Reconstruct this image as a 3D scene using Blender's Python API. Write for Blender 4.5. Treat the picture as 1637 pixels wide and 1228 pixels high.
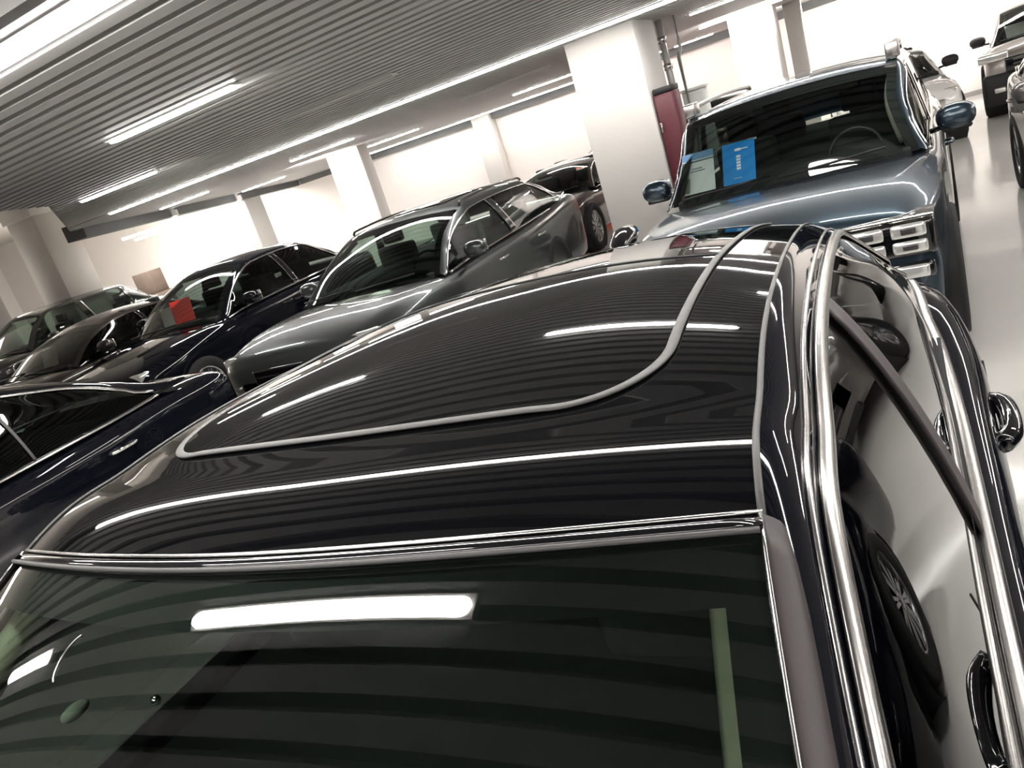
import bpy, bmesh, math, random
import numpy as np
from mathutils import Vector, Matrix
random.seed(4)
for o in list(bpy.data.objects): bpy.data.objects.remove(o)
S = bpy.context.scene
C = S.collection
PI = math.pi
# ---------------------------------------------------------------- camera
F = 1240.0; CX, CY = 818.5, 614.0; H = 1.92
def _n(v): v = np.array(v, float); return v/np.linalg.norm(v)
_d = _n((2095-CX, -(4525-CY), -F)); _l = _n((-1450-CX, -(953-CY), -F))
_Z = -_d; _X = -_l; _X = _n(_X - _X.dot(_Z)*_Z); _Y = np.cross(_Z, _X)
cd = bpy.data.cameras.new('camera'); cam = bpy.data.objects.new('camera', cd); C.objects.link(cam)
cd.sensor_fit = 'HORIZONTAL'; cd.sensor_width = 36.0; cd.lens = F/1637*36.0; cd.clip_start = 0.05
cam.matrix_world = Matrix(((*_X, 0), (*_Y, 0), (*_Z, H), (0, 0, 0, 1)))
S.camera = cam
# ---------------------------------------------------------------- world, exposure
S.view_settings.view_transform = 'Standard'; S.view_settings.look = 'None'
S.view_settings.gamma = 1; S.view_settings.use_curve_mapping = False
S.view_settings.exposure = 0.55
w = bpy.data.worlds.new('world'); S.world = w; w.use_nodes = True
w.node_tree.nodes['Background'].inputs[0].default_value = (0.9, 0.92, 1, 1)
w.node_tree.nodes['Background'].inputs[1].default_value = 0.3
STRIP = 40.0       # emission of the ceiling strips
def area(name, loc, size, power, rot=(0, 0, 0), col=(1, .95, .9)):
    l = bpy.data.lights.new(name, 'AREA'); l.shape = 'RECTANGLE'; l.size, l.size_y = size; l.energy = power; l.color = col
    o = bpy.data.objects.new(name, l); C.objects.link(o); o.location = loc; o.rotation_euler = rot; return o
# area lights added to brighten the far wall, left-hand hall and right-hand floor
area('added_fill_light', (-16, 14.5, 3.4), (8, 3), 620, (math.radians(12), 0, 0))
area('added_fill_light', (-21, 8, 3.4), (3, 8), 420, (0, 0, 0))
area('added_fill_light', (0.5, 16.2, 2.58), (5, .3), 130, (math.radians(35), 0, 0))
area('column_wash_lamp', (-9.4, 11.8, 2.6), (.8, .2), 40, (math.radians(50), 0, 0))
area('column_wash_lamp', (-1.9, 13.1, 2.6), (.8, .2), 45, (math.radians(50), 0, 0))
area('added_fill_light', (5.0, 9, 2.58), (.4, 6), 240, (0, 0, 0))  # added to lighten the floor on the right, aimed straight down

# ---------------------------------------------------------------- materials
M = {}
def mat(name, col, rough=.5, metal=0, coat=0, emit=None, spec=.5, bump=None, var=None):
    m = bpy.data.materials.new(name); m.use_nodes = True; nt = m.node_tree; b = nt.nodes['Principled BSDF']
    b.inputs['Base Color'].default_value = (*col, 1); b.inputs['Roughness'].default_value = rough
    b.inputs['Metallic'].default_value = metal; b.inputs['Coat Weight'].default_value = coat
    b.inputs['Coat Roughness'].default_value = .02; b.inputs['Specular IOR Level'].default_value = spec
    if emit: b.inputs['Emission Color'].default_value = (*emit[0], 1); b.inputs['Emission Strength'].default_value = emit[1]
    if var or bump:
        tc = nt.nodes.new('ShaderNodeTexCoord'); no = nt.nodes.new('ShaderNodeTexNoise'); nt.links.new(tc.outputs['Object'], no.inputs['Vector'])
    if var:
        no.inputs['Scale'].default_value = var[0]; no.inputs['Detail'].default_value = 4
        r = nt.nodes.new('ShaderNodeValToRGB'); r.color_ramp.elements[0].position = .3; r.color_ramp.elements[1].position = .7
        r.color_ramp.elements[0].color = (*[c*(1-var[1]) for c in col], 1); r.color_ramp.elements[1].color = (*[min(1, c*(1+var[1])) for c in col], 1)
        nt.links.new(no.outputs['Fac'], r.inputs['Fac']); nt.links.new(r.outputs['Color'], b.inputs['Base Color'])
    if bump:
        n2 = nt.nodes.new('ShaderNodeTexNoise'); n2.inputs['Scale'].default_value = bump[0]; nt.links.new(tc.outputs['Object'], n2.inputs['Vector'])
        bp = nt.nodes.new('ShaderNodeBump'); bp.inputs['Strength'].default_value = bump[1]; bp.inputs['Distance'].default_value = bump[2]
        nt.links.new(n2.outputs['Fac'], bp.inputs['Height']); nt.links.new(bp.outputs['Normal'], b.inputs['Normal'])
    M[name] = m; return m
def paint(name, col, metal=.0, rough=.35, coat=1.0):
    """metallic lacquer: flake noise under a clear coat"""
    m = mat(name, col, rough, metal, coat, spec=.0 if metal == 0 else .3)
    nt = m.node_tree; b = nt.nodes['Principled BSDF']
    tc = nt.nodes.new('ShaderNodeTexCoord'); no = nt.nodes.new('ShaderNodeTexNoise'); no.inputs['Scale'].default_value = 900
    nt.links.new(tc.outputs['Object'], no.inputs['Vector'])
    r = nt.nodes.new('ShaderNodeValToRGB'); r.color_ramp.elements[0].color = (*[c*.85 for c in col], 1); r.color_ramp.elements[1].color = (*[min(1, c*1.15) for c in col], 1)
    nt.links.new(no.outputs['Fac'], r.inputs['Fac']); nt.links.new(r.outputs['Color'], b.inputs['Base Color'])
    return m
def glass(name, tint, rough=0.0, boost=1.0):
    m = bpy.data.materials.new(name); m.use_nodes = True; nt = m.node_tree; nt.nodes.clear()
    out = nt.nodes.new('ShaderNodeOutputMaterial'); mx = nt.nodes.new('ShaderNodeMixShader')
    t = nt.nodes.new('ShaderNodeBsdfTransparent'); t.inputs[0].default_value = (*tint, 1)
    g = nt.nodes.new('ShaderNodeBsdfGlossy'); g.inputs['Roughness'].default_value = rough
    fr = nt.nodes.new('ShaderNodeFresnel'); fr.inputs['IOR'].default_value = 1.5
    mul = nt.nodes.new('ShaderNodeMath'); mul.operation = 'MULTIPLY'; mul.inputs[1].default_value = boost; mul.use_clamp = True
    nt.links.new(fr.outputs[0], mul.inputs[0]); nt.links.new(mul.outputs[0], mx.inputs[0])
    nt.links.new(t.outputs[0], mx.inputs[1]); nt.links.new(g.outputs[0], mx.inputs[2]); nt.links.new(mx.outputs[0], out.inputs[0])
    M[name] = m; return m
paint('black_paint', (.004, .0045, .008), rough=.3)
paint('roof_black', (.0035, .0037, .0045), rough=.25)
paint('slate_blue_paint', (.036, .060, .082), metal=.75, rough=.32)
paint('grey_paint', (.075, .085, .083), metal=.7, rough=.34)
paint('brown_paint', (.035, .026, .022), metal=.5, rough=.35)
paint('dark_grey_paint', (.03, .03, .032), metal=.5, rough=.35)
paint('white_paint', (.78, .77, .75), rough=.4)
paint('taupe_paint', (.16, .145, .135), metal=.5, rough=.35)
paint('silver_paint', (.45, .42, .39), metal=.6, rough=.35)
paint('orange_paint', (.8, .12, .03), rough=.3)
mat('sunroof_glass', (.003, .0035, .0035), .02, spec=.5)
mat('gloss_black', (.004, .004, .005), .06, coat=1)
mat('matt_black', (.012, .012, .013), .6)
mat('strip_black', (.055, .045, .045), .5)
mat('rubber', (.012, .012, .012), .75)
mat('seal', (.085, .082, .08), .45, bump=(80, .2, .002))
mat('chrome', (.82, .80, .77), .09, metal=1)
mat('satin_chrome', (.62, .60, .58), .24, metal=1)
mat('rim_silver', (.5, .5, .5), .25, metal=1)
mat('rim_dark', (.08, .08, .085), .3, metal=.8)
mat('interior_dark', (.012, .013, .014), .8, var=(30, .2))
mat('interior_beige', (.55, .53, .42), .8, var=(30, .05))
mat('interior_trim', (.30, .31, .25), .8, var=(20, .05))
mat('interior_grey', (.16, .17, .15), .8, var=(20, .1))
mat('wall_white', (.80, .765, .73), .75, var=(.8, .02), bump=(60, .05, .002))
mat('column_white', (.60, .58, .55), .7, var=(1.5, .03), bump=(60, .05, .002))
mat('slat_grey', (.43, .42, .415), .5, var=(2, .03))
mat('void_black', (.03, .03, .032), .9)
mat('beam_dark', (.12, .125, .125), .7, var=(2, .1))
mat('hall_ceiling', (.5, .48, .45), .8, var=(1, .05))
mat('lamp_frame', (.7, .68, .66), .4)
mat('lamp_unlit', (.5, .48, .45), .4)
mat('lamp_white', (1, 1, 1), .4, emit=((1, .97, .93), STRIP))
mat('maroon', (.085, .010, .018), .5)
mat('cardboard', (.09, .065, .05), .8, var=(6, .1))
mat('cabinet_white', (.66, .67, .63), .45)
mat('pipe_grey', (.36, .35, .33), .4, metal=.3)
mat('card_blue', (.0, .27, .80), .4)
mat('card_light_blue', (.25, .45, .75), .4)
mat('card_white', (.93, .94, .96), .5)
mat('card_red', (.95, .06, .04), .4)
mat('print_grey', (.2, .2, .22), .5)
mat('lens', (.85, .85, .82), .08, metal=.6, coat=1)
mat('lens_dark', (.05, .05, .05), .1, coat=1)
mat('red_lens', (.5, .01, .01), .15, coat=1)
mat('plate_white', (.7, .7, .7), .4)
glass('windshield_glass', (.86, .94, .88), boost=1.2)
glass('clear_windshield', (.72, .84, .74), boost=1.5)
glass('side_glass', (.05, .06, .055), boost=1.7)
glass('tinted_glass', (.12, .15, .14), boost=1.1)
glass('clear_glass', (.55, .66, .60), boost=1.3)
# polished floor
m = mat('floor_polished', (.72, .70, .67), .12, spec=.6, var=(.6, .04), bump=(2.2, .12, .02))

# ---------------------------------------------------------------- mesh helpers
def link(name, me, m, parent=None, smooth=False):
    me.update()
    if smooth:
        for p in me.polygons: p.use_smooth = True
    if m: me.materials.append(M[m] if isinstance(m, str) else m)
    o = bpy.data.objects.new(name, me); C.objects.link(o)
    if parent: o.parent = parent
    return o
def empty(name, label, cat, loc=(0, 0, 0), rz=0, group=None):
    o = bpy.data.objects.new(name, None); C.objects.link(o); o.empty_display_size = .2
    o.location = loc; o.rotation_euler = (0, 0, rz); o['label'] = label; o['category'] = cat
    if group: o['group'] = group
    return o
def tag(o, label, cat, group=None):
    o['label'] = label; o['category'] = cat
    if group: o['group'] = group
    return o
def struct(o): o['kind'] = 'structure'; return o
def pydata(name, v, f, m, parent=None, smooth=False):
    me = bpy.data.meshes.new(name); me.from_pydata([tuple(map(float, a)) for a in v], [], f); return link(name, me, m, parent, smooth)
def boxv(x0, x1, y0, y1, z0, z1):
    return [(x0,y0,z0),(x1,y0,z0),(x1,y1,z0),(x0,y1,z0),(x0,y0,z1),(x1,y0,z1),(x1,y1,z1),(x0,y1,z1)]
BF = [(0,3,2,1),(4,5,6,7),(0,1,5,4),(1,2,6,5),(2,3,7,6),(3,0,4,7)]
def box(name, x0, x1, y0, y1, z0, z1, m, parent=None, bevel=0, seg=2):
    me = bpy.data.meshes.new(name); bm = bmesh.new()
    vs = [bm.verts.new(p) for p in boxv(x0, x1, y0, y1, z0, z1)]
    for f in BF: bm.faces.new([vs[i] for i in f])
    if bevel: bmesh.ops.bevel(bm, geom=bm.edges[:], offset=bevel, segments=seg, affect='EDGES', profile=.6)
    bm.to_mesh(me); bm.free(); return link(name, me, m, parent, bool(bevel))
def boxes(name, L, m, parent=None):
    v = []; f = []
    for b in L:
        k = len(v); v += boxv(*b); f += [tuple(i+k for i in q) for q in BF]
    return pydata(name, v, f, m, parent)
def grid(name, P, m, parent=None, closed_v=False, thick=0, flip=False, caps=False):
    P = np.asarray(P, float); n, k = P.shape[:2]; v = P.reshape(-1, 3); f = []
    for i in range(n-1):
        for j in range(k if closed_v else k-1):
            a = i*k+j; b = i*k+(j+1) % k; q = (a, b, b+k, a+k)
            f.append(q[::-1] if flip else q)
    if caps: f.append(tuple(range(k))[::-1]); f.append(tuple((n-1)*k+j for j in range(k)))
    o = pydata(name, v, f, m, parent, True)
    bm = bmesh.new(); bm.from_mesh(o.data); bmesh.ops.remove_doubles(bm, verts=bm.verts, dist=1e-5)
    bmesh.ops.dissolve_degenerate(bm, dist=1e-6, edges=bm.edges)
    if thick:
        bmesh.ops.recalc_face_normals(bm, faces=bm.faces)
        g = bmesh.ops.solidify(bm, geom=bm.faces[:], thickness=thick)
    if closed_v: bmesh.ops.recalc_face_normals(bm, faces=bm.faces)
    for q in bm.faces: q.smooth = True
    bm.to_mesh(o.data); bm.free()
    return o
def crom(K, n):
    """Catmull-Rom through keys K, n samples; parameter runs 0..len-1"""
    K = np.asarray(K, float); E = np.vstack([2*K[0]-K[1], K, 2*K[-1]-K[-2]]); out = []
    for t in (np.linspace(0, len(K)-1, n) if np.isscalar(n) else n):
        i = min(int(t), len(K)-2); u = t-i; a, b, c, d = E[i:i+4]
        out.append(.5*((2*b)+(-a+c)*u+(2*a-5*b+4*c-d)*u*u+(-a+3*b-3*c+d)*u**3))
    return np.array(out)
def tube(name, pts, rx, rz=None, m='chrome', parent=None, sides=8, up=(0, 0, 1), taper=None):
    pts = np.asarray(pts, float); n = len(pts); rz = rz or rx; P = []
    for i in range(n):
        t = _n(pts[min(i+1, n-1)]-pts[max(i-1, 0)]); u = np.array(up, float) if np.ndim(up) == 1 else up[i]; s = np.cross(t, u)
        if np.linalg.norm(s) < 1e-4: s = np.cross(t, (1, 0, 0))
        s = _n(s); v = np.cross(s, t); k = taper[i] if taper is not None else 1
        P.append([pts[i]+k*(rx*math.cos(a)*s+rz*math.sin(a)*v) for a in np.linspace(0, 2*PI, sides, endpoint=False)])
    return grid(name, P, m, parent, closed_v=True, caps=True)
def ell(name, c, r, m, parent=None, seg=20, power=1.0, rot=None):
    P = []
    for i in range(seg//2+1):
        ph = PI*i/(seg//2); row = []
        for j in range(seg):
            th = 2*PI*j/seg; q = np.array([math.sin(ph)*math.cos(th), math.sin(ph)*math.sin(th), math.cos(ph)])
            q = np.sign(q)*np.abs(q)**power*np.array(r)
            if rot is not None: q = np.array(rot @ Vector(q))
            row.append(q+np.array(c))
        P.append(row)
    return grid(name, P, m, parent, closed_v=True)
def lathe_x(name, prof, c, m, parent=None, seg=36):
    """profile (x,r) turned about the x axis"""
    P = [[(c[0]+x, c[1]+r*math.cos(a), c[2]+r*math.sin(a)) for a in np.linspace(0, 2*PI, seg, endpoint=False)] for x, r in prof]
    return grid(name, P, m, parent, closed_v=True)

# ---------------------------------------------------------------- the car builder (front towards -y, origin on the ground under the windscreen base)
def wheel(root, x, y, r, m='rim_silver', spokes=10):
    s = 1 if x > 0 else -1; hub = r*.69
    t = lathe_x('tyre', [(-s*.2, hub), (-s*.2, r*.96), (-s*.17, r), (s*.0, r), (s*.02, r*.96), (s*.025, hub+.02), (s*.01, hub), (-s*.03, hub-.01)], (x, y, r), 'rubber', root)
    rim = bpy.data.meshes.new('rim'); bm = bmesh.new()
    def quadbar(a, w0, w1):
        ca, sa = math.cos(a), math.sin(a); r0, r1 = .04, hub; vs = []
        for xx in (-s*.045, -s*.008):
            for rr, ww in ((r0, w0), (r1, w1)):
                for q in (-1, 1): vs.append(bm.verts.new((x+xx, y+ca*rr-sa*ww*q, r+sa*rr+ca*ww*q)))
        for f in ((0,1,3,2),(4,6,7,5),(0,2,6,4),(1,5,7,3),(2,3,7,6),(0,4,5,1)): bm.faces.new([vs[i] for i in f])
    for k in range(spokes):
        a = 2*PI*k/spokes; quadbar(a-.1, .011, .010); quadbar(a+.1, .011, .010)
    bmesh.ops.recalc_face_normals(bm, faces=bm.faces)
    bm.to_mesh(rim); bm.free(); o = link('rim', rim, m, root)
    lathe_x('rim_ring', [(-s*.06, hub-.03), (-s*.005, hub-.022), (s*.004, hub-.008), (-s*.01, hub+.004), (-s*.06, hub)], (x, y, r), m, o)
    lathe_x('hub_cap', [(-s*.05, .055), (-s*.005, .05), (s*.0, .03), (s*.002, 0.0)], (x, y, r), m, o)
    lathe_x('brake_disc', [(-s*.10, 0.001), (-s*.10, hub*.8), (-s*.12, hub*.8)], (x, y, r), 'rim_dark', o)
def wheel_tyre_only(root, x, y, r): wheel(root, x, y, r)
def body_section(w, zb, zs, zt, k=.0):
    return [(0, zb), (.6*w, zb), (.92*w, zb+.02), (.975*w, zb+.12), (.99*w, zb+.27), (1.0*w, .5*(zb+zs)+.08), (.992*w, zs-.13), (.975*w, zs-.045), (.925*w, zs), (.80*w, zs+.55*(zt-zs)), (.45*w, zt-.12*(zt-zs)), (0, zt)]
def make_body(root, st, m, wheels=None, wr=.36, zb=.22):
    """st: list of (y, halfwidth, shoulder z, top z[, bottom z])"""
    ys = np.array([s[0] for s in st]); sec = []
    K = crom([list(s[:4])+[s[4] if len(s) > 4 else zb] for s in st], np.linspace(0, len(st)-1, (len(st)-1)*4+1))
    for y, hw, zs, zt, b in K:
        pr = crom(body_section(hw, b, zs, zt), np.linspace(0, 11, 34)); pr[0][0] = 0; pr[-1][0] = 0
        full = [(p[0], y, p[1]) for p in pr] + [(-p[0], y, p[1]) for p in pr[-2:0:-1]]
        sec.append(full)
    o = grid('body', sec, m, root, closed_v=True, caps=True)
    if wheels:
        W = max(s[1] for s in st)
        for yw in wheels:
            for s in (-1, 1):
                c = lathe_x('cut', [(0, 0.0001), (0, wr+.055), (s*.5, wr+.055), (s*.5, .0001)], (s*(W-.27), yw, wr), None); 
                bm = bmesh.new(); bm.from_mesh(c.data); bmesh.ops.recalc_face_normals(bm, faces=bm.faces); bm.to_mesh(c.data); bm.free()
                mo = o.modifiers.new('b', 'BOOLEAN'); mo.operation = 'DIFFERENCE'; mo.solver = 'EXACT'; mo.object = c
                dg = bpy.context.evaluated_depsgraph_get(); me = bpy.data.meshes.new_from_object(o.evaluated_get(dg))
                o.modifiers.clear(); old = o.data; o.data = me
                bpy.data.objects.remove(c)
                # wheel-house lining and arch lip
                a = np.linspace(-.15, PI+.15, 30)
                lathe_x('wheel_house', [(s*(-.26), .001), (s*(-.26), wr+.053), (0, wr+.053)], (s*(W-.02), yw, wr), 'matt_black', root)
    return o
def side_pt(Rr, Bb, s):
    """Bezier from roof rail to belt; returns function v->point"""
    L = np.linalg.norm(Bb-Rr); k = min(1, L/.62)
    P1 = Rr+np.array([.062*s, 0, -.016])*k; P2 = Bb+np.array([-.075*s, 0, .34])*k*(1 if L > .3 else .6)
    v = np.linspace(0, 1, 41)[:, None]
    return (1-v)**3*Rr+3*v*(1-v)**2*P1+3*v*v*(1-v)*P2+v**3*Bb
def at_len(c, d):
    seg = np.r_[0, np.cumsum(np.linalg.norm(np.diff(c, axis=0), axis=1))]; d = np.clip(d, 0, seg[-1])
    return np.array([np.interp(d, seg, c[:, i]) for i in range(3)])
def clen(c): return np.linalg.norm(np.diff(c, axis=0), axis=1).sum()
def greenhouse(root, Ck, Rk, Bk, ih, ir, o):
    """Ck,Rk,Bk: key points of centreline, roof rail, belt (right-hand side, x>0)"""
    N = 10; n = (len(Ck)-1)*N+1; T = np.linspace(0, len(Ck)-1, n)
    Cc, Rc, Bc = crom(Ck, T), crom(Rk, T), crom(Bk, T)
    tt = np.linspace(-1, 1, 33); pw = o.get('pw', 2.3)
    def arc(i, ts=tt, off=0):
        c, r = Cc[i], Rc[i]; return [np.array([t*r[0], c[1]+(r[1]-c[1])*abs(t)**2, c[2]-(c[2]-r[2])*abs(t)**pw+off]) for t in ts]
    A = o.get('paint')
    i1, i2 = ih*N, ir*N
    wsg = grid('windshield', [arc(i) for i in range(0, i1+1)], o.get('wglass', 'windshield_glass'), root)
    rf = grid('roof', [arc(i) for i in range(i1, i2+1)], o.get('roofpaint', A), root)
    rg = grid('rear_window', [arc(i) for i in range(i2, n)], o.get('rglass', 'tinted_glass'), root)
    # black frit border under the windscreen edge
    fr = []
    for i in range(0, i1+1):
        pass
    tb = o.get('frit', .08)
    for s in (-1, 1):
        grid('windshield_border', [arc(i, np.linspace(s*(1-tb), s*1.0, 5), -.006) for i in range(0, i1+1)], 'interior_dark', wsg)
    ft = o.get('frit_top', 3)
    grid('windshield_border', [arc(i, tt, -.006) for i in range(i1-ft, i1+1)], 'interior_dark', wsg)
    # headliner, pillar trims
    grid('headliner', [[p+np.array([0, 0, -.035]) for p in arc(i)] for i in range(i1, i2+1)], o.get('liner', 'interior_grey'), root)
    res = {}
    p = o.get('pillar', .075); e0, e1 = o.get('dlo', (.0, len(Ck)-1.0)); soft = o.get('soft', .5); bot = o.get('bot', .02)
    for s in (-1, 1):
        F = np.array([s, 1, 1]); R_, B_ = Rc*F, Bc*F; sc = [side_pt(R_[i], B_[i], s) for i in range(n)]
        top = []; low = []; win = []
        for i in range(n):
            L = clen(sc[i]); t = T[i]; b = L-bot; a = p
            if t > e1-soft: q = min(1, (t-(e1-soft))/soft); a = p+(b-p)*(1-math.sqrt(max(0, 1-q*q))) if o.get('round') else p+(b-p)*q**2
            if t > e1: a = b
            if t < e0: a = b
            a = min(a, b) if b > 0 else L
            top.append([at_len(sc[i], x) for x in np.linspace(0, max(a, 0), 9)])
            low.append([at_len(sc[i], x) for x in np.linspace(max(b, 0), L, 3)])
            win.append((a, b))
        fr = grid('side_frame', top, o.get('framepaint', A), root)
        grid('belt_moulding', low, o.get('beltmat', 'gloss_black'), fr)
        idx = [i for i in range(n) if win[i][1]-win[i][0] > .003]
        g0, g1 = idx[0], idx[-1]
        ins = np.array([-.006*s, 0, -.002])
        def pan(a, b): return [[at_len(sc[i], x)+ins for x in np.linspace(win[i][0]-.004, win[i][1]+.004, 9)] for i in range(a, b+1)]
        bi = [int(round(q*N)) for q in o.get('bpil', [])]
        cuts = [g0]+[q for q in bi if g0 < q < g1]+[g1]
        wins = []
        for a, b in zip(cuts[:-1], cuts[1:]):
            if b > a: wins.append(grid('side_window', pan(a, b), o.get('sglass', 'tinted_glass'), root))
        # pillars over the glass
        for (ta, tb_, wd) in o.get('pill', []):
            P = []
            for v in np.linspace(0, 1, 13):
                t = ta+(tb_-ta)*v; row = []
                for dt in np.linspace(-wd, wd, 7):
                    q = np.clip((t+dt)*N, 0, n-1); i = int(q); u = q-i; j = min(i+1, n-1)
                    a0 = at_len(sc[i], win[i][0]+(win[i][1]-win[i][0])*v); a1 = at_len(sc[j], win[j][0]+(win[j][1]-win[j][0])*v)
                    row.append(a0*(1-u)+a1*u+np.array([.004*s, 0, .002]))
                P.append(row)
            grid('door_pillar', P, o.get('pilmat', 'gloss_black'), root, thick=.006)
        # chrome round the side windows
        if o.get('chrome'):
            up = [at_len(sc[i], win[i][0]-.006)+np.array([.004*s, 0, .003]) for i in range(g0, g1+1)]
            dn = [at_len(sc[i], win[i][1]+.012)+np.array([.006*s, 0, 0]) for i in range(g0, g1+1)]
            c1, c2 = o['chrome']; U = (s*.75, 0, .66)
            tube('window_trim', up, c1, c1*.45, o.get('chromemat', 'chrome'), root, up=U)
            tube('window_trim', dn, c2, c2*.45, o.get('chromemat', 'chrome'), root, up=(s*.5, 0, .86))
        if s > 0: res.update(sc=sc, win=win, g=(g0, g1))
        # inner pillar trim, seen through the windscreen
        tube('pillar_trim', [R_[i]*np.array([.93, 1, 1])+np.array([0, .03, -.045]) for i in range(max(2, int(i1*.15)), i1+1)], .028, .028, o.get('pillartrim', 'interior_trim'), root)
    res.update(Cc=Cc, Rc=Rc, Bc=Bc, arc=arc, N=N, i1=i1, i2=i2, root=root, wsg=wsg, roof=rf)
    return res
def seats(root, W, y, z, m='interior_dark', n=2, hr=.02):
    xs = (-W*.45, W*.45) if n == 2 else (-W*.5, 0, W*.5)
    for x in xs:
        b = box('seat', x-.24, x+.24, y, y+.14, z-.35, z+.22, m, root, .05, 3)
        box('headrest', x-.13, x+.13, y+.03, y+.12, z+.24, z+.40, m, b, .035, 3)
def interior(root, W, ycowl, yh, yr, z, m='interior_dark', wheel_x=None, seatz=None):
    box('cabin_floor', -W*.80, W*.80, ycowl+.3, yr+.45, z-.2, z+.012, 'interior_dark', root, .01, 1)
    box('dashboard', -W*.8, W*.8, ycowl+.18, ycowl+.62, z-.12, z+.01, 'interior_dark', root, .03, 2)
    seatz = seatz or z
    seats(root, W, yh+.45, seatz, m)
    seats(root, W, yr-.25, seatz, m)
    if wheel_x is not None:
        a = np.linspace(0, 2*PI, 25); ty = ycowl+.72
        tube('steering_wheel', [(wheel_x+.18*math.cos(t), ty+.06*math.sin(t), z-.02+.17*math.sin(t)) for t in a], .012, .012, 'matt_black', root, sides=6)
def mirror(root, x, y, z, m, s, r=(.115, .09, .075)):
    cap = ell('door_mirror', (x+s*.12, y, z), r, m, root, power=.8)
    tube('mirror_stalk', [(x-s*.04, y+.02, z-.07), (x+s*.06, y+.01, z-.055), (x+s*.12, y, z-.03)], .03, .018, 'gloss_black', cap)
    box('mirror_glass', x+s*.12-r[0]*.8, x+s*.12+r[0]*.8, y+r[1]*.78, y+r[1]*.86, z-r[2]*.75, z+r[2]*.75, 'chrome', cap, .01, 1)
    box('mirror_base', x+s*.12-r[0]*.75, x+s*.12+r[0]*.75, y-r[1]*.5, y+r[1]*.6, z-r[2]*1.08, z-r[2]*.7, 'matt_black', cap, .012, 1)
def std_car(name, label, loc, rz, paintm, W=.92, nose=-1.1, tail=3.5, zc=1.0, zn=.82, zr=1.62, zb=1.0, hy=.85, ry=2.5, gy=3.1, zg=1.08, wr=.58, wheels=(-.35, 2.45), r=.36, deck=None, group=None, nsq=0, **o):
    root = empty(name, label, 'car', loc, rz, group)
    zt = zg; dk = deck if deck is not None else zg-.04
    W2 = W-.03
    st = [(nose, W*(.62+nsq*1.7), zn-.30, zn-.24, .38), (nose+.04, W*(.80+nsq), zn-.14, zn-.06, .30), (nose+.18, W*.91, zn-.06, zn+.02, .24), (nose*.5, W*.97, zn+.0, zn+.10), (-.05, W*.985, zc-.07, zc-.005), (.35, W, zb-.07, zb-.03), (1.2, W, zb-.05, zb-.02), (2.0, W, zb-.04, zb-.02), (2.6, W*1.0, zb-.02, zb), (gy-.05, W*.965, dk-.04, dk), (tail-.12, W*.92, dk-.06, dk-.02, .26), (tail-.02, W*.84, dk-.12, dk-.09, .32), (tail, W*.72, dk-.25, dk-.22, .42)]
    make_body(root, st, paintm, wheels, r)
    hw = W-.15
    mz = (zr-zc)
    Ck = [(0, .0, zc), (0, hy*.5, zc+mz*.53), (0, hy, zr-.05), (0, hy+.35, zr-.005), (0, (hy+ry)/2+.1, zr), (0, ry-.2, zr-.03), (0, ry, zr-.065), (0, (ry+gy)/2, (zr+zg)/2), (0, gy, zg)]
    Rk = [(hw, .22, zc-.02), (hw-.10, hy*.5+.15, zc+mz*.50), (wr+.02, hy+.1, zr-.10), (wr, hy+.4, zr-.065), (wr-.005, (hy+ry)/2+.1, zr-.06), (wr-.02, ry-.2, zr-.09), (wr-.03, ry-.05, zr-.12), (wr+.02, (ry+gy)/2-.05, (zr+zg)/2-.04), (hw-.07, gy-.1, zg-.02)]
    bx = W*.905
    zbs = lambda y: zb-.035+.012*max(0, y)
    Bk = [(bx, .22, zc-.055)]+[(bx*(1-.025*max(0, k[1]-2.2)), k[1], zbs(k[1])) for k in Rk[1:-1]]+[(bx*.95, gy, zg-.03)]
    o.setdefault('paint', paintm)
    g = greenhouse(root, Ck, Rk, Bk, 2, 6, o)
    interior(root, W, 0, hy, ry, zb, o.get('seatm', 'interior_dark'), wheel_x=W*.42)
    for s in (-1, 1): mirror(root, s*(W-.05), .62, zb+.08, o.get('mirrorm', paintm), s, o.get('mr', (.115, .09, .075)))
    for s in (-1, 1):
        for y in (1.25, 2.3):
            tube('door_handle', crom([(s*(W-.005), y-.10, zb-.17), (s*(W+.03), y-.06, zb-.165), (s*(W+.03), y+.06, zb-.165), (s*(W-.005), y+.10, zb-.17)], 9), .012, .012, o.get('handlem', paintm), root)
    for yw in wheels:
        for s in (-1, 1): wheel(root, s*(W-.015), yw, r, o.get('rimm', 'rim_silver'))
    # wipers
    for x0, x1 in ((-W*.72, -.08), (-.02, W*.66)):
        tube('wiper', [(x0, .10-.07*(1-(x0/W)**2)+.02, zc+.03), ((x0+x1)/2, .06, zc+.045), (x1, .10, zc+.055)], .010, .008, 'matt_black', root)
    # simple lamps, grille and bumper
    if o.get('front', True):
        for s in (-1, 1):
            hl = box('headlamp', min(s*W*.52, s*W*.86), max(s*W*.52, s*W*.86), nose+.10, nose+.26, zn-.14, zn-.03, 'lens', root, .03, 2)
        gr = box('grille', -W*.42, W*.42, nose-.03, nose+.08, zn-.42, zn-.14, 'gloss_black', root, .02, 2)
        for k in range(4): box('grille_bar', -W*.40, W*.40, nose-.038, nose-.02, zn-.39+k*.06, zn-.38+k*.06, 'satin_chrome', gr)
        box('bumper_intake', -W*.6, W*.6, nose-.02, nose+.1, .26, .36, 'matt_black', root, .02, 2)
    for s in (-1, 1): box('tail_lamp', min(s*W*.5, s*W*.80), max(s*W*.5, s*W*.80), tail-.16, tail-.02, dk-.30, dk-.18, 'red_lens', root, .02, 2)
    return root, g

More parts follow.
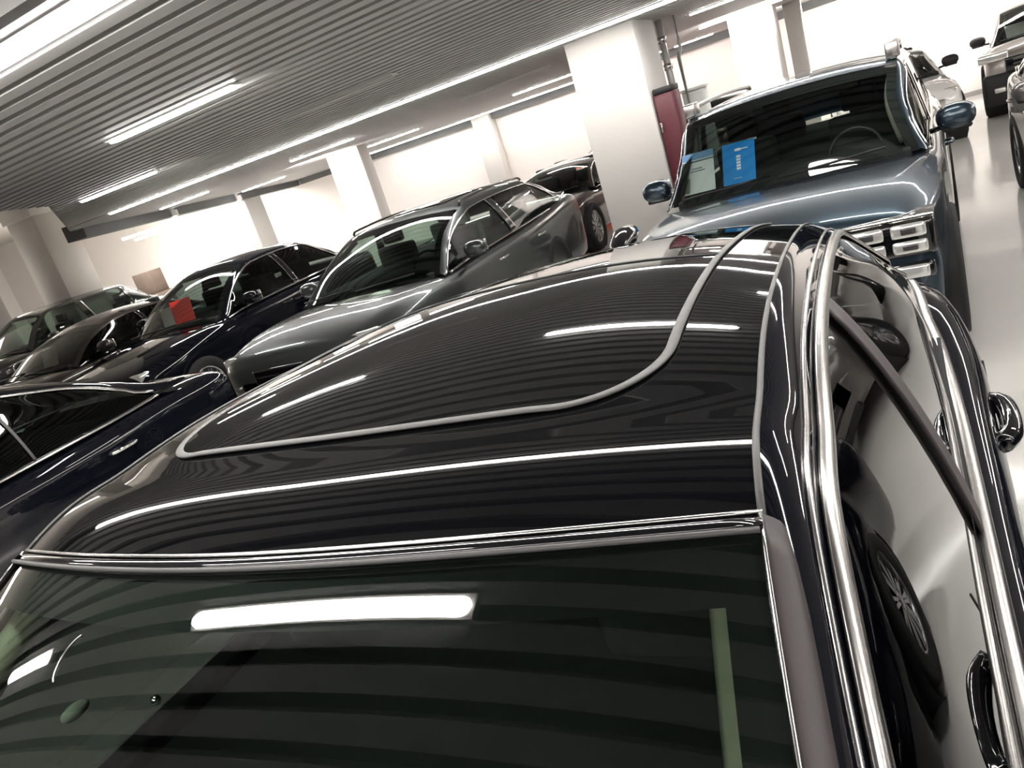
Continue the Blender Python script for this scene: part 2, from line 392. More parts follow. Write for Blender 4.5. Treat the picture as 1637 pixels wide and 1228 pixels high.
# ================================================================ SETTING
floor = struct(box('floor', -30, 9, -8, 18.3, -.1, 0, 'floor_polished'))
CZ = 2.65
struct(box('wall_back', -30, 9, 18.3, 18.5, 0, 4.2, 'wall_white'))
struct(box('wall_front', -30, 9, -8.2, -8, 0, 4.2, 'wall_white'))
struct(box('wall_left', -30.2, -30, -8, 18.3, 0, 4.2, 'wall_white'))
struct(box('wall_right', 9, 9.2, -8, 18.3, 0, 4.2, 'wall_white'))
struct(box('baseboard_back', -30, 9, 18.27, 18.3, 0, .09, 'pipe_grey'))
# slatted ceiling: its left edge runs slanting away; beyond it the hall is taller
EDGE = [(-8, -6.6), (4.3, -6.75), (5.2, -7.3), (8.4, -11.6), (18.3, -15.2)]
def edge_x(y): return float(np.interp(y, [e[0] for e in EDGE], [e[1] for e in EDGE]))
ceil = struct(bpy.data.objects.new('ceiling', None)); C.objects.link(ceil)
vb = [(edge_x(y), y) for y, _ in EDGE]; nv = len(vb)
poly = vb+[(9, 18.3), (9, -8)]
V = [(x, y, CZ+.09) for x, y in poly]+[(x, y, CZ+.2) for x, y in poly]; k = len(poly)
pydata('backing_board', V, [tuple(range(k))[::-1], tuple(range(k, 2*k))]+[(i, (i+1) % k, (i+1) % k+k, i+k) for i in range(k)], 'void_black', ceil)
PITCH = .148
sl = None; y = -3.0; cnt = 0
def slat_mesh():
    me = bpy.data.meshes.new('ceiling_slat'); me.from_pydata(boxv(0, 1, -.044, .044, 0, .07), [], BF); me.materials.append(M['slat_grey']); return me
sm = slat_mesh()
STR = []   # (y, x0, x1, lit)
STR = [(.50, -2.14, -.80, 1), (.50, -5.1, -3.9, 1), (.50, 1.0, 2.2, 1), (1.84, -4.6, 4.2, 1), (3.60, -4.25, -3.15, 1), (3.60, -1.7, -.5, 1), (3.6, 1.0, 2.2, 1), (5.58, -7.35, -6.2, 1), (5.58, -4.5, -3.35, 0), (5.58, -.6, .6, 1),
       (7.85, -9.9, 3.5, 1), (10.35, -11.75, -10.5, 1), (10.35, -8.55, -7.25, 1), (10.35, -5.3, -3.9, 0), (10.35, -2.0, -.8, 1), (14.0, -13.2, -11.9, 1), (14.0, -9.55, -8.25, 1), (14.0, -6.1, -4.9, 1), (14.0, -2.6, -1.3, 1),
       (17.4, -12.0, -4.05, 1), (17.4, -3.8, -3.0, 1), (-1.2, -3.4, 3, 1), (-2.4, -2.0, -.8, 1)]
while y < 18.2 and cnt < 298:
    if not any(abs(y-s[0]) < .10 and s[2]-s[1] > 5 for s in STR):
        o = bpy.data.objects.new('ceiling_slat', sm); C.objects.link(o); o.parent = ceil; ex = edge_x(y)+.02
        o.location = (ex, y, CZ); o.scale = (8.9-ex, 1, 1)
    y += PITCH; cnt += 1
struct(box('trim_1', -14.9, 9, 18.08, 18.3, 2.5, 2.68, 'beam_dark'))
# dark beam hanging along the slanted edge
def bar(name, a, b, wd, z0, z1, m):
    a = np.array(a, float); b = np.array(b, float); t = _n(b-a); s = np.array([-t[1], t[0]])*wd/2
    q = [a-s, b-s, b+s, a+s]; V = [(*p, z0) for p in q]+[(*p, z1) for p in q]
    return pydata(name, V, BF, m)
struct(bar('trim_2', (-11.7, 8.5), (-15.3, 18.3), .35, 2.50, 2.75, 'beam_dark'))
# taller hall on the left
struct(box('ceiling_hall', -30, -6.7, -8, 18.3, 3.9, 4.1, 'hall_ceiling'))
pydata('hall_fascia', [(x, y, z) for x, y in vb for z in (CZ+.08, 3.95)], [(2*i, 2*i+1, 2*i+3, 2*i+2) for i in range(nv-1)], 'wall_white')['kind'] = 'structure'

# lamps
def strip(y, x0, x1, lit, i, z=CZ, lab=''):
    long_ = x1-x0 > 5
    wd = .040
    root = empty('ceiling_strip_light', lab, 'light', ((x0+x1)/2, y, z))
    L = (x1-x0)/2
    hw_ = .085 if long_ else wd+.010
    b = box('housing', -L-.01, L+.01, -hw_, hw_, -.004 if long_ else -.010, .05, 'slat_grey' if long_ else 'lamp_frame', root)
    # diffuser with rounded ends
    prof = []
    pts = [(-L+wd*(1-math.cos(a)), wd*math.sin(a)) for a in np.linspace(-PI/2, PI/2, 9)]
    ring = [(-L+wd-wd*math.cos(a), wd*math.sin(a)) for a in np.linspace(-PI/2, PI/2, 9)]
    ring = ring+[(-x, yy) for x, yy in ring[::-1]]
    k = len(ring); V = [(x, yy, -.012) for x, yy in ring]+[(x*.999, yy*.8, -.024) for x, yy in ring]
    pydata('diffuser', V, [tuple(range(k, 2*k))]+[(i, (i+1) % k, (i+1) % k+k, i+k) for i in range(k)], 'lamp_white' if lit else 'lamp_unlit', root)
    return root
LABS = {}
rows = {}
for s in STR: rows.setdefault(s[0], []).append(s)
PLACE = {.50: 'in the row above the black car windscreen', 1.84: 'across the upper left corner of the photo', 3.6: 'in the second row from the camera', 5.58: 'in the third row from the camera', 7.85: 'meeting the grey column top, fourth row', 10.35: 'in the row behind the longest strip', 12.4: 'right of the near column by the pipes', 14.0: 'in the last row of short strips', 17.4: 'right in front of the far wall', -1.2: 'behind the camera', -2.4: 'behind the camera, short row'}
for yy, L in rows.items():
    L = sorted(L, key=lambda s: s[1])
    for j, s in enumerate(L):
        pos = '' if len(L) == 1 else ['leftmost', 'second from left', 'third from left', 'fourth from left', 'fifth from left'][j]+' '
        kind = ('long' if s[2]-s[1] > 5 else 'short')+(' lit' if s[3] else ' unlit')
        strip(*s, 0, lab=('%s%s white ceiling strip %s' % (pos, kind, PLACE[yy])).strip())
for (x, y, l, lab) in ((-18.9, 16.0, 1.8, 'longer bright strip hanging before the far left wall'), (-20.3, 17.2, 1.2, 'shorter bright strip hanging close to the far left wall')):
    r_ = strip(y, x-l/2, x+l/2, 1, 0, z=2.58 if l > 1.5 else 2.5, lab=lab); r_.rotation_euler.z = math.radians(20)
    for dx in (-l*.4, l*.4): tube('hanging_wire', [(dx, 0, .04), (dx, 0, 1.35)], .004, m='pipe_grey', parent=r_, sides=4)
def downlight(x, y, z, lab):
    r = empty('downlight', lab, 'light', (x, y, z))
    a = np.linspace(0, 2*PI, 20, endpoint=False)
    grid('ring', [[(rr*math.cos(t), rr*math.sin(t), zz) for t in a] for rr, zz in ((.05, .0), (.055, -.012), (.085, -.012), (.09, .01), (.09, .1))], 'lamp_frame', r, closed_v=True)
    grid('bulb', [[(rr*math.cos(t), rr*math.sin(t), zz) for t in a] for rr, zz in ((.055, -.004), (.03, -.02), (.001, -.024))], 'lamp_white', r, closed_v=True)
downlight(-12.55, 11.3, 2.5, 'round downlight on the dark beam, left one')
downlight(-13.6, 14.2, 2.5, 'round downlight on the dark beam, right one')

# columns
def column(x0, x1, y0, y1, z1, lab, m='column_white', cap=None, name='column'):
    r = empty(name, lab, 'column', ((x0+x1)/2, (y0+y1)/2, 0)); hx, hy = (x1-x0)/2, (y1-y0)/2
    box('shaft', -hx, hx, -hy, hy, 0, z1, m, r, .012, 1)
    box('skirting', -hx-.012, hx+.012, -hy-.012, hy+.012, 0, .1, 'pipe_grey', r, .004, 1)
    if cap: box('capital', -hx-cap, hx+cap, -hy-cap, hy+cap, z1-.55, z1, m, r, .01, 1)
    return r
column(-2.97, -2.2, 8.45, 9.3, CZ+.08, 'big pale grey square column between the two grey cars')
column(-9.58, -8.82, 12.6, 12.95, CZ+.08, 'white square column behind the black saloon and grey car', m='wall_white')
column(-2.15, -1.48, 13.9, 14.7, CZ+.08, 'bright white column behind the blue grey suv', m='wall_white')
column(-1.5, -1.22, 15.9, 16.3, CZ+.08, 'slim rounded white column right of the bright white one')
column(-16.2, -15.3, 10.4, 11.2, 3.9, 'broad white pillar at the left, second from the left edge', cap=.05)
column(-17.2, -16.5, 9.2, 9.8, 3.9, 'white pillar cut by the left edge of the photo')
column(-14.9, -14.2, 15.0, 15.6, 3.9, 'distant white column left of the bright wall opening')
column(-9.1, -8.6, 17.95, 18.28, CZ+.08, 'flat wall pier behind the grey car roof')

# fire cabinet, white box, pipes by the near column
r = empty('fire_cabinet', 'tall maroon metal cabinet on the side of the grey column', 'cabinet', (-2.08, 8.65, 0))
box('body', -.105, .105, -.16, .16, .25, 1.88, 'maroon', r, .01, 1)
box('door', -.095, .095, -.175, -.16, .3, 1.86, 'maroon', r, .006, 1)
box('top_box', -.10, .105, -.17, .16, 1.88, 1.94, 'matt_black', r, .01, 1)
box('latch', -.09, -.07, -.19, -.17, 1.5, 1.6, 'satin_chrome', r, .004, 1)
box('plinth', -.09, .09, -.14, .16, 0, .25, 'maroon', r)
r = empty('electric_cabinet', 'tall pale grey box beside the maroon cabinet', 'cabinet', (-2.06, 9.95, 0))
box('body', -.13, .13, -.12, .12, 0, 1.8, 'cabinet_white', r, .01, 1)
box('door', -.12, .12, -.135, -.12, .1, 1.76, 'cabinet_white', r, .006, 1)
box('lid', -.15, .15, -.15, .13, 1.8, 1.83, 'lamp_frame', r, .004, 1)
r = empty('water_pipes', 'pair of grey pipes running down from the ceiling beside the column', 'pipe', (-2.2, 9.62, 0))
tube('pipe', [(-.02, 0, CZ+.08), (-.02, 0, 2.0), (-.02, 0, .0)], .04, m='pipe_grey', parent=r, sides=12)
tube('pipe', [(.14, .1, CZ+.08), (.14, .1, 2.3), (.10, .1, 2.2), (.10, .1, .0)], .022, m='pipe_grey', parent=r, sides=10)
for z in (2.4, 2.1): tube('coupling', [(-.02, 0, z), (-.02, 0, z+.07)], .052, m='satin_chrome', parent=r, sides=12)

# ================================================================ CARS
# ---- the black crossover in the foreground (measured from the photograph; root at its centre line)
FX = -.757
root = empty('black_crossover', 'black crossover in the foreground with panoramic roof and chrome window trim', 'car', (FX, 0, 0))
st = [(-1.65, .60, .62, .66, .38), (-1.60, .74, .78, .84, .3), (-1.4, .84, .86, .93), (-.9, .885, .90, .985), (-.35, .90, .94, 1.04), (.1, .90, .96, .99), (.7, .89, .955, .985), (1.4, .885, .955, .985), (2.0, .89, .965, .99), (2.5, .895, .975, 1.0), (2.95, .86, .985, 1.02), (3.3, .80, .93, .99), (3.42, .70, .8, .86, .4)]
make_body(root, st, 'black_paint', (-.95, 2.55), .36)
Ck = [(0, -.42, 1.055), (0, .08, 1.325), (0, .55, 1.563), (0, .78, 1.605), (0, 1.10, 1.627), (0, 1.50, 1.620), (0, 1.95, 1.572), (0, 2.35, 1.497), (0, 2.62, 1.43), (0, 2.85, 1.26), (0, 3.02, 1.08)]
Rk = [(.765, -.20, 1.02), (.675, .22, 1.285), (.600, .64, 1.530), (.578, .86, 1.570), (.558, 1.12, 1.584), (.537, 1.50, 1.565), (.515, 1.95, 1.515), (.498, 2.33, 1.45), (.50, 2.52, 1.39), (.56, 2.76, 1.23), (.64, 2.95, 1.07)]
Bk = [(.80, -.18, .985), (.803, .2, .99), (.803, .62, 1.0), (.80, .88, 1.0), (.797, 1.14, 1.003), (.795, 1.5, 1.005), (.79, 1.95, 1.01), (.775, 2.35, 1.015), (.755, 2.6, 1.02), (.74, 2.85, 1.03), (.715, 3.03, 1.04)]
g = greenhouse(root, Ck, Rk, Bk, 2, 8, dict(paint='black_paint', roofpaint='roof_black', pillar=.092, frit=.065, frit_top=2, dlo=(0, 9.7), soft=2.6, round=True, bot=.022,
    chrome=(.0125, .017), chromemat='satin_chrome', wglass='clear_windshield', bpil=[4.7], pill=[(4.62, 4.8, .10)], pilmat='strip_black', sglass='side_glass', pillartrim='interior_beige', liner='interior_dark', beltmat='matt_black', pw=2.4))
interior(root, .88, -.35, .6, 2.2, 1.0, 'interior_dark', wheel_x=.36)
for s in (-1, 1): box('door_card', min(s*.72, s*.785), max(s*.72, s*.785), -.1, 2.4, .8, 1.035, 'interior_dark', root, .012, 2)
Cc, Rc, N = g['Cc'], g['Rc'], g['N']
def roof_pt(x, t, off=.0, gg=g):
    c = np.array([np.interp(t*gg['N'], np.arange(len(gg['Cc'])), gg['Cc'][:, i]) for i in range(3)]); rr = np.array([np.interp(t*gg['N'], np.arange(len(gg['Rc'])), gg['Rc'][:, i]) for i in range(3)])
    q = abs(x)/rr[0]; return np.array([x, c[1]+(rr[1]-c[1])*q**2, c[2]-(c[2]-rr[2])*q**2.4+off])
# panoramic glass panel: slightly proud, with a recessed seal round it
def sun_outline(hx, t0, t1, rx, rt, n=10):
    P = []
    for a in np.linspace(PI, PI/2*3, n): P.append((-hx+rx+rx*math.cos(a), t0+rt+rt*math.sin(a)))
    for a in np.linspace(PI/2*3, 2*PI, n): P.append((hx-rx+rx*math.cos(a), t0+rt+rt*math.sin(a)))
    P += [(hx, t) for t in np.linspace(t0+rt, t1, 30)[1:]]
    P += [(x, t1) for x in np.linspace(hx, -hx, 12)[1:-1]]
    P += [(-hx, t) for t in np.linspace(t1, t0+rt, 30)[:-1]]
    return P
def sx(t): return np.interp(t, [2.8, 3.2, 5, 7.2], [.47, .46, .42, .385])
ts = np.r_[3.02+.55*(1-np.cos(np.linspace(0, PI/2, 22))), np.linspace(3.62, 7.3, 45)]; P = []
for t in ts:
    # rounded front corners
    q = max(0, 1-(t-3.02)/.55); hx = sx(t)-.13*(1-math.sqrt(max(0, 1-q*q)))
    P.append([roof_pt(x, t, .004) for x in np.linspace(-hx, hx, 25)])
grid('sunroof_panel', P, 'sunroof_glass', root)
left = [row[0]+np.array([0, 0, -.001]) for row in P]; right = [row[-1]+np.array([0, 0, -.001]) for row in P]
tube('sunroof_seal', left[::-1]+P[0][1:-1]+right, .0085, .003, 'seal', root, up=(0, 0, 1), sides=10)
for tz in (5.05, ):
    tube('panel_gap', [roof_pt(x, tz, .005) for x in np.linspace(-sx(tz), sx(tz), 20)], .004, .002, 'matt_black', root)
# roof ditch trims
for s in (-1, 1):
    tr = [np.array([s*p_[0], p_[1], p_[2]+.002]) for p_ in Rc[2*N:8*N]]
    tube('roof_ditch_trim', tr, .004, .002, 'seal', root)
# windscreen header strip
hd = [np.array(p_)+np.array([0, -.006, .001]) for p_ in g['arc'](2*N)]
tube('header_seal', hd, .010, .004, 'gloss_black', root)
tube('header_trim', [p_+np.array([0, -.014, .0]) for p_ in hd], .0035, .003, 'seal', root)
tube('header_trim', [p_+np.array([0, .011, .004]) for p_ in hd], .003, .002, 'satin_chrome', root)
# plastic strips beside the windscreen (on the A pillars)
for s in (-1, 1):
    Pp = []
    for i in range(2, 2*N+1):
        sc = side_pt(Rc[i]*np.array([s, 1, 1]), g['Bc'][i]*np.array([s, 1, 1]), s)
        q = min(1, (2*N+1-i)/4.0); wd = .034*math.sqrt(max(.02, 1-(1-q)**2))
        out = np.array([0, 0, .005])
        Pp.append([at_len(sc, x)+out-np.array([0, 0, .004]) * (x > wd*.9) for x in np.linspace(-.0, wd, 6)])
    grid('pillar_strip', Pp, 'strip_black', root, thick=.004)
    tube('pillar_strip_edge', [row[0]+np.array([-.001*s, 0, .001]) for row in Pp], .0022, .002, 'satin_chrome', root, sides=6)
# second fine trim between roof side and chrome
for s in (-1, 1):
    F_ = np.array([s, 1, 1]); g0, g1 = g['g']
    tube('drip_rail', [at_len(side_pt(Rc[i]*F_, g['Bc'][i]*F_, s), g['win'][i][0]-.034)+np.array([.001*s, 0, .002]) for i in range(g0+2, g1-3)], .0035, .003, 'satin_chrome', root, sides=6)
# shark-fin antenna pod on the rear of the roof
ant = roof_pt(-.04, 7.0)
tube('roof_antenna', [ant+np.array([0, y_, z_]) for y_, z_ in ((-.13, .002), (-.07, .02), (0, .032), (.06, .034), (.1, .0))], .042, .034, 'gloss_black', root, sides=12, taper=[.15, .7, 1, .8, .2])
# handles
for s in (-1, 1):
    for y_ in (1.12, 2.12):
        h_ = tube('door_handle', crom([(s*.875, y_-.13, .885), (s*.90, y_-.09, .89), (s*.908, y_, .892), (s*.900, y_+.09, .89), (s*.875, y_+.12, .885)], 13), .027, .026, 'gloss_black', root, sides=10)
        tube('handle_trim', crom([(s*.896, y_-.09, .908), (s*.914, y_, .911), (s*.898, y_+.09, .908)], 9), .006, .006, 'chrome', h_, sides=6)
    mirror(root, s*.86, .15, 1.06, 'black_paint', s)
    for y_ in (-.95, 2.55): wheel(root, s*.885, y_, .36)
# door seams
for s in (-1, 1):
    for y_ in (.35, 1.42, 2.5):
        tube('door_seam', [(s*.884, y_, .90), (s*.888, y_, .84), (s*.893, y_, .6), (s*.88, y_, .4)], .004, .003, 'matt_black', root, sides=6)
for s in (-1, 1): box('tail_lamp', min(s*.45, s*.74), max(s*.45, s*.74), 3.28, 3.40, .78, .9, 'red_lens', root, .03, 2)
for s in (-1, 1): box('headlamp', min(s*.45, s*.76), max(s*.45, s*.76), -1.62, -1.45, .72, .84, 'lens', root, .03, 2)
gr = box('grille', -.4, .4, -1.67, -1.5, .42, .74, 'gloss_black', root, .03, 2)
for k_ in range(4): box('grille_bar', -.38, .38, -1.68, -1.66, .46+k_*.07, .475+k_*.07, 'satin_chrome', gr)
# sensor mount and small clip behind the windscreen
sp = roof_pt(-.16, 1.62, -.02); ell('sensor_mount', sp, (.012, .018, .008), 'interior_grey', root, seg=12)
sp = roof_pt(-.02, 1.66, -.015); ell('windshield_clip', sp, (.006, .006, .006), 'chrome', root, seg=8)
tube('sticker_edge', [roof_pt(-.20+.02*math.cos(a), 1.70+.06*math.sin(a), .001) for a in np.linspace(1.8, 4.4, 12)], .0012, .0008, 'satin_chrome', root, sides=5)

# ---- blue grey suv straight behind
root, g = std_car('suv', 'large blue grey suv with roof rails, blue and white cards behind its windscreen', (-.74, 5.62, 0), math.radians(-3), 'slate_blue_paint',
    W=.985, nose=-1.12, tail=3.9, nsq=.12, zc=1.10, zn=1.0, zr=1.70, zb=1.10, hy=.72, ry=3.1, gy=3.7, zg=1.15, wr=.735, wheels=(-.32, 2.58), r=.40,
    chrome=(.012, .014), pillar=.09, dlo=(0, 8), soft=1.2, bpil=[3.5, 5], pill=[(3.4, 3.5, .1), (5.0, 5.1, .1)], seatm='interior_dark', front=False, mr=(.12, .09, .085), sglass='tinted_glass', wglass='windshield_glass')
for s in (-1, 1):
    rr = [np.array([s*(p_[0]-.02), p_[1], p_[2]+.075]) for p_ in g['Rc'][2*g['N']+4:6*g['N']-4]]
    rr = [rr[0]-np.array([0, .03, .07])]+rr+[rr[-1]+np.array([0, .05, -.07])]
    q_ = tube('roof_rail', rr, .026, .018, 'satin_chrome', root, sides=10)
    e_ = rr[1]; box('rail_foot', e_[0]-.045, e_[0]+.045, e_[1]-.05, e_[1]+.12, e_[2]-.06, e_[2]+.045, 'satin_chrome', q_, .012, 2)
# blocky headlamps: black frame, four bright chambers, lower lamp
for s in (-1, 1):
    xa, xb = .50, .90
    def bx(nm, x0, x1, y0, y1, z0, z1, m_, par, bev=.01): 
        a_, b_ = sorted((s*x0, s*x1)); return box(nm, a_, b_, y0, y1, z0, z1, m_, par, bev, 2)
    hl = bx('headlamp', xa-.04, xb, -1.135, -.85, .735, .93, 'gloss_black', root, .03)
    for (a_, b_) in ((.49, .66), (.69, .86)):
        for (c_, d_) in ((.84, .915), (.755, .825)):
            ch = bx('lamp_chamber', a_, b_, -1.148, -1.05, c_, d_, 'lens', hl, .02)
            bx('lamp_projector', a_+.05, b_-.05, -1.156, -1.145, c_+.02, d_-.02, 'lens_dark', ch, .006)
    bx('lamp_brow', xa-.06, xb, -1.14, -.9, .93, .945, 'chrome', hl, .008)
    lw = bx('fog_lamp', .62, .88, -1.135, -.95, .61, .705, 'gloss_black', root, .03)
    bx('fog_lens', .65, .85, -1.148, -1.1, .62, .69, 'lens', lw, .015)
gr = box('grille', -.42, .42, -1.19, -1.0, .58, .95, 'gloss_black', root, .03, 2)
for k_ in range(5): box('grille_bar', -.40, .40, -1.20, -1.185, .61+k_*.07, .63+k_*.07, 'satin_chrome', gr)
box('bumper_intake', -.6, .6, -1.16, -.95, .3, .45, 'matt_black', root, .03, 2)
suv = root
# cards on its dashboard
def card(name, lab, cat, loc, rz, tilt, wd, ht, m, group=None):
    r_ = empty(name, lab, cat, loc, rz, group); r_.rotation_euler = (tilt, 0, rz)
    return r_, box('sheet', -wd/2, wd/2, -.002, .002, 0, ht, m, r_)
r_, sh = card('price_card', 'white price sheet with blue header behind the suv windscreen', 'card', (-1.36, 5.98, 1.125), math.radians(-3), math.radians(-30), .24, .32, 'card_white')
box('header_band', -.12, .12, -.004, -.002, .265, .32, 'card_light_blue', r_); box('header_rule', -.12, .12, -.004, -.002, .245, .257, 'print_grey', r_)
for k_, (a_, b_) in enumerate(((-.05, .03), (-.06, .05))): box('print_line', a_, b_, -.0035, -.002, .19-k_*.02, .198-k_*.02, 'print_grey', r_)
r_, sh = card('brand_card', 'bright blue card with white vertical lettering behind the suv windscreen', 'card', (-1.06, 5.95, 1.125), math.radians(-14), math.radians(-22), .25, .30, 'card_blue')
ell('white_emblem', (.0, -.004, .245), (.03, .001, .011), 'card_white', r_, seg=12)
box('emblem_bar', .03, .075, -.004, -.002, .243, .251, 'card_white', r_)
for k_ in range(5): box('vertical_print', -.016, .016, -.004, -.002, .10+k_*.022, .116+k_*.022, 'card_white', r_)
box('bottom_print', -.04, .02, -.004, -.002, .035, .045, 'card_light_blue', r_)

# ---- grey crossover
root, g = std_car('crossover', 'mid grey crossover with chrome window line, left of the big column', (-4.68, 5.85, 0), math.radians(0), 'grey_paint',
    W=.98, nose=-1.15, tail=4.0, zc=1.0, zn=.90, zr=1.53, zb=1.0, hy=1.02, ry=2.95, gy=3.65, zg=1.12, wr=.69, wheels=(-.3, 2.65), r=.36,
    chrome=(.008, .012), pillar=.085, dlo=(0, 7.6), soft=1.6, bpil=[3.6, 5.3], pill=[(3.5, 3.7, .1)], sglass='clear_glass', wglass='clear_glass', rimm='rim_dark', handlem='satin_chrome', seatm='interior_grey', roofpaint='grey_paint')
P = [[roof_pt(x, t, .006, g) for x in np.linspace(-.42, .42, 15)] for t in np.linspace(3.0, 5.2, 30)]
grid('sunroof_panel', P, 'sunroof_glass', root)
for s in (-1, 1):
    rr = [np.array([s*(p_[0]-.01), p_[1], p_[2]+.035]) for p_ in g['Rc'][2*g['N']+4:6*g['N']-2]]
    tube('roof_rail', [rr[0]-np.array([0, .03, .03])]+rr+[rr[-1]+np.array([0, .04, -.03])], .014, .012, 'gloss_black', root, sides=8)

# ---- black saloon with the red card
root, g = std_car('saloon', 'black saloon with a red and white card behind its windscreen', (-8.15, 6.42, 0), math.radians(1), 'black_paint',
    W=.93, nose=-1.25, tail=3.6, zc=1.0, zn=.84, zr=1.58, zb=1.02, hy=.95, ry=2.4, gy=3.1, zg=1.1, wr=.58, wheels=(-.4, 2.5), r=.35,
    chrome=(.012, .012), pillar=.075, dlo=(0, 7.4), soft=1.6, bpil=[3.6], pill=[(3.6, 3.75, .12)], sglass='tinted_glass', wglass='windshield_glass')
r_, sh = card('promotion_card', 'red card standing behind the black saloon windscreen', 'card', (-8.12, 6.80, 1.03), math.radians(35), math.radians(-20), .26, .30, 'card_red')
box('highlight_print', -.05, .03, -.004, -.002, .08, .2, 'card_red', r_)
r_, sh = card('price_card', 'white sheet just left of the red card in the black saloon', 'card', (-8.40, 6.80, 1.03), math.radians(30), math.radians(-20), .18, .24, 'card_white')

# ---- brown car left of it
root, g = std_car('saloon', 'dark brown low car with white sheet behind its windscreen, between two black cars', (-10.35, 5.9, 0), 0, 'brown_paint',
    W=.90, nose=-1.15, tail=3.3, zc=.95, zn=.80, zr=1.38, zb=.95, hy=.9, ry=2.2, gy=2.9, zg=1.0, wr=.56, wheels=(-.4, 2.4), r=.34,
    pillar=.07, dlo=(0, 7.4), soft=1.4, bpil=[3.6], pill=[(3.6, 3.7, .1)], sglass='tinted_glass', wglass='windshield_glass')
r_, sh = card('price_card', 'white sheet behind the brown car windscreen at the far left', 'card', (-10.3, 6.3, .97), math.radians(20), math.radians(-24), .22, .26, 'card_white')

# ---- dark suv at the far left
root, g = std_car('suv', 'dark suv with light interior seen through its side windows, far left', (-15.6, 8.6, 0), 0, 'dark_grey_paint',
    W=.95, nose=-1.1, tail=3.7, zc=1.0, zn=.9, zr=1.64, zb=1.0, hy=.8, ry=2.9, gy=3.4, zg=1.1, wr=.6, wheels=(-.35, 2.5), r=.37,
    pillar=.07, dlo=(0, 7.8), soft=1.0, bpil=[3.6, 5], pill=[(3.6, 3.7, .1), (5.0, 5.1, .08)], sglass='clear_glass', wglass='clear_glass', seatm='interior_dark')

# ---- black crossover at the left edge, next to the foreground car
root, g = std_car('crossover', 'black crossover with long chrome window surround at the left edge, beside the foreground car', (-5.52, .70, 0), 0, 'black_paint',
    W=.92, nose=-1.2, tail=3.45, zc=1.0, zn=.85, zr=1.57, zb=1.02, hy=.85, ry=2.0, gy=3.05, zg=1.07, wr=.57, wheels=(-.4, 2.4), r=.36,
    chrome=(.012, .015), chromemat='satin_chrome', pillar=.085, dlo=(0, 7.55), soft=1.0, bpil=[5.0], pill=[(5.0, 5.1, .05)], pilmat='seal', sglass='tinted_glass', handlem='chrome')

# ---- car behind the column
root, g = std_car('hatchback', 'dark brown hatchback with orange tail, half hidden behind the big column', (-4.98, 11.35, 0), 0, 'brown_paint',
    W=.9, nose=-1.0, tail=3.2, zc=.9, zn=.78, zr=1.30, zb=.88, hy=.8, ry=2.4, gy=2.9, zg=1.05, wr=.56, wheels=(-.3, 2.3), r=.35, chrome=(.01, .012), pillar=.07, dlo=(0, 7.6), soft=1.2, bpil=[3.6], pill=[(3.6, 3.7, .1)])
# orange car deeper behind the column
root, g = std_car('coupe', 'orange car behind the brown hatchback at the big column', (-3.5, 16.7, 0), math.radians(85), 'orange_paint',
    W=.9, nose=-1.0, tail=3.0, zc=.9, zn=.8, zr=1.35, zb=.95, hy=.8, ry=2.1, gy=2.6, zg=1.0, wr=.56, wheels=(-.3, 2.2), r=.35, roofpaint='gloss_black', framepaint='gloss_black')

# ---- white cars at the back
root, g = std_car('saloon', 'white car seen over the left end of the blue grey suv roof', (-2.35, 11.35, 0), math.radians(0), 'white_paint',
    W=.85, nose=-1.0, tail=2.3, zc=1.0, zn=.88, zr=1.60, zb=1.02, hy=.8, ry=1.6, gy=2.1, zg=1.05, wr=.56, wheels=(-.3, 1.7), r=.33, chrome=(.01, .01), pillar=.07, bpil=[3.6], pill=[(3.6, 3.7, .1)])
root, g = std_car('hatchback', 'white hatchback facing the camera right of the blue grey suv roof', (.02, 13.6, 0), math.radians(6), 'white_paint',
    W=.8, nose=-.95, tail=2.9, zc=.92, zn=.8, zr=1.36, zb=.95, hy=.8, ry=2.1, gy=2.6, zg=1.1, wr=.54, wheels=(-.3, 2.2), r=.33, pillar=.07, bpil=[3.6], pill=[(3.6, 3.7, .1)], mirrorm='matt_black')
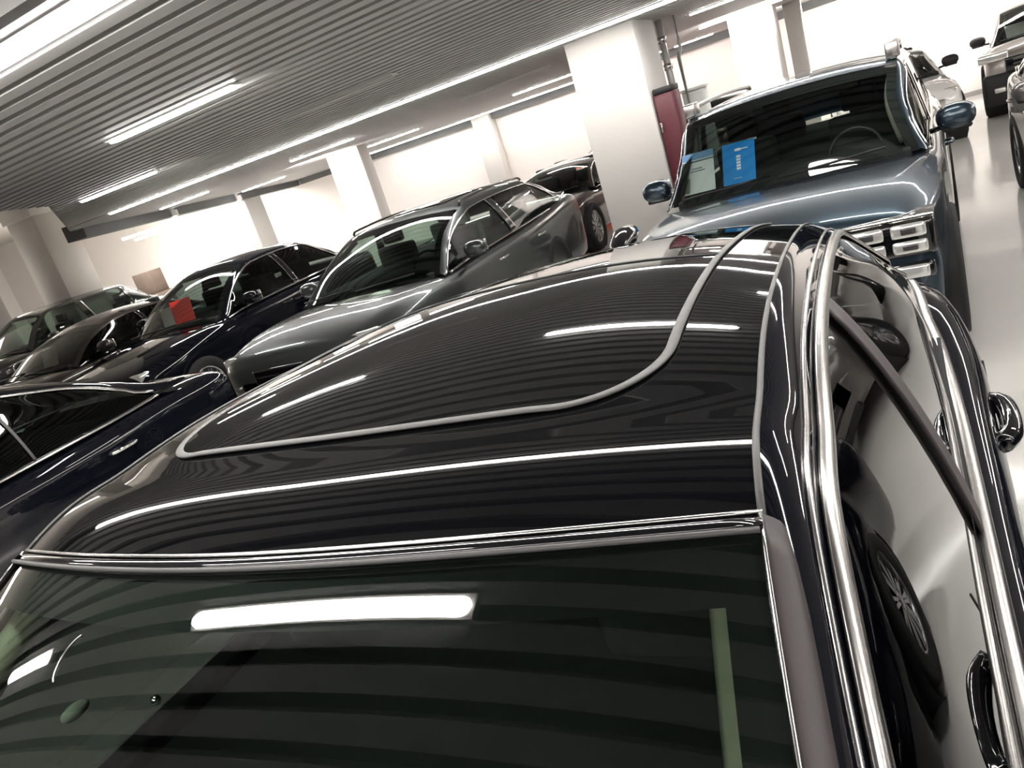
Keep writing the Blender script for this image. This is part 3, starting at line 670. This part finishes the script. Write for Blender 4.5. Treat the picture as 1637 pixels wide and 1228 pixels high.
root, g = std_car('suv', 'silver suv with black bumper facing the camera in the upper right corner', (2.22, 15.0, 0), math.radians(-8), 'silver_paint',
    W=.93, nose=-1.1, tail=2.6, zc=1.0, zn=.95, zr=1.50, zb=1.0, hy=.7, ry=2.0, gy=2.4, zg=1.05, wr=.64, wheels=(-.35, 2.0), r=.39, pillar=.08, bpil=[3.6], pill=[(3.6, 3.7, .1)], mirrorm='matt_black', front=False)
box('bumper', -.90, .90, -1.16, -.95, .22, .66, 'matt_black', root, .05, 2)
gr = box('grille', -.6, .6, -1.17, -1.0, .66, .86, 'gloss_black', root, .02, 2)
for k_ in range(3): box('grille_bar', -.5, .5, -1.185, -1.165, .69+k_*.055, .715+k_*.055, 'chrome', gr)
for s in (-1, 1):
    a_, b_ = sorted((s*.55, s*.93)); box('headlamp', a_, b_, -1.12, -.9, .84, .96, 'lens', root, .02, 2)
    a_, b_ = sorted((s*.62, s*.76)); box('fog_lamp', a_, b_, -1.175, -1.15, .40, .47, 'lens', root, .01, 1)
r_, sh = card('price_card', 'white sheet behind the silver suv windscreen', 'card', (1.85, 15.4, 1.01), math.radians(10), math.radians(-25), .34, .22, 'card_white')
# ---- light brown car at the right edge
root, g = std_car('crossover', 'pale brown car cut by the right edge of the photo', (1.88, 6.6, 0), 0, 'taupe_paint',
    W=.92, nose=-1.1, tail=3.4, zc=1.02, zn=.9, zr=1.6, zb=1.02, hy=.85, ry=2.4, gy=3.0, zg=1.1, wr=.58, wheels=(-.35, 2.4), r=.36, pillar=.07, bpil=[3.6], pill=[(3.6, 3.7, .1)])
# ---- dark car standing right of the foreground car, outside the frame; it shows in the side glass
root, g = std_car('saloon', 'dark saloon right of the foreground car, mirrored in its side windows', (1.80, .25, 0), 0, 'black_paint',
    W=.9, nose=-1.2, tail=3.4, zc=.98, zn=.82, zr=1.48, zb=.98, hy=.95, ry=2.3, gy=2.9, zg=1.0, wr=.56, wheels=(-.35, 2.4), r=.35, pillar=.07, bpil=[3.6], pill=[(3.6, 3.7, .1)], chrome=(.01, .01))

# small things far left
r = empty('stacked_box', 'small brown carton stack seen above the cars at the far left', 'box', (-19.3, 15.6, 0))
box('carton', -.4, .4, -.3, .3, 0, .9, 'cardboard', r, .01, 1); box('carton', -.35, .32, -.25, .25, .9, 1.55, 'cardboard', r, .01, 1)
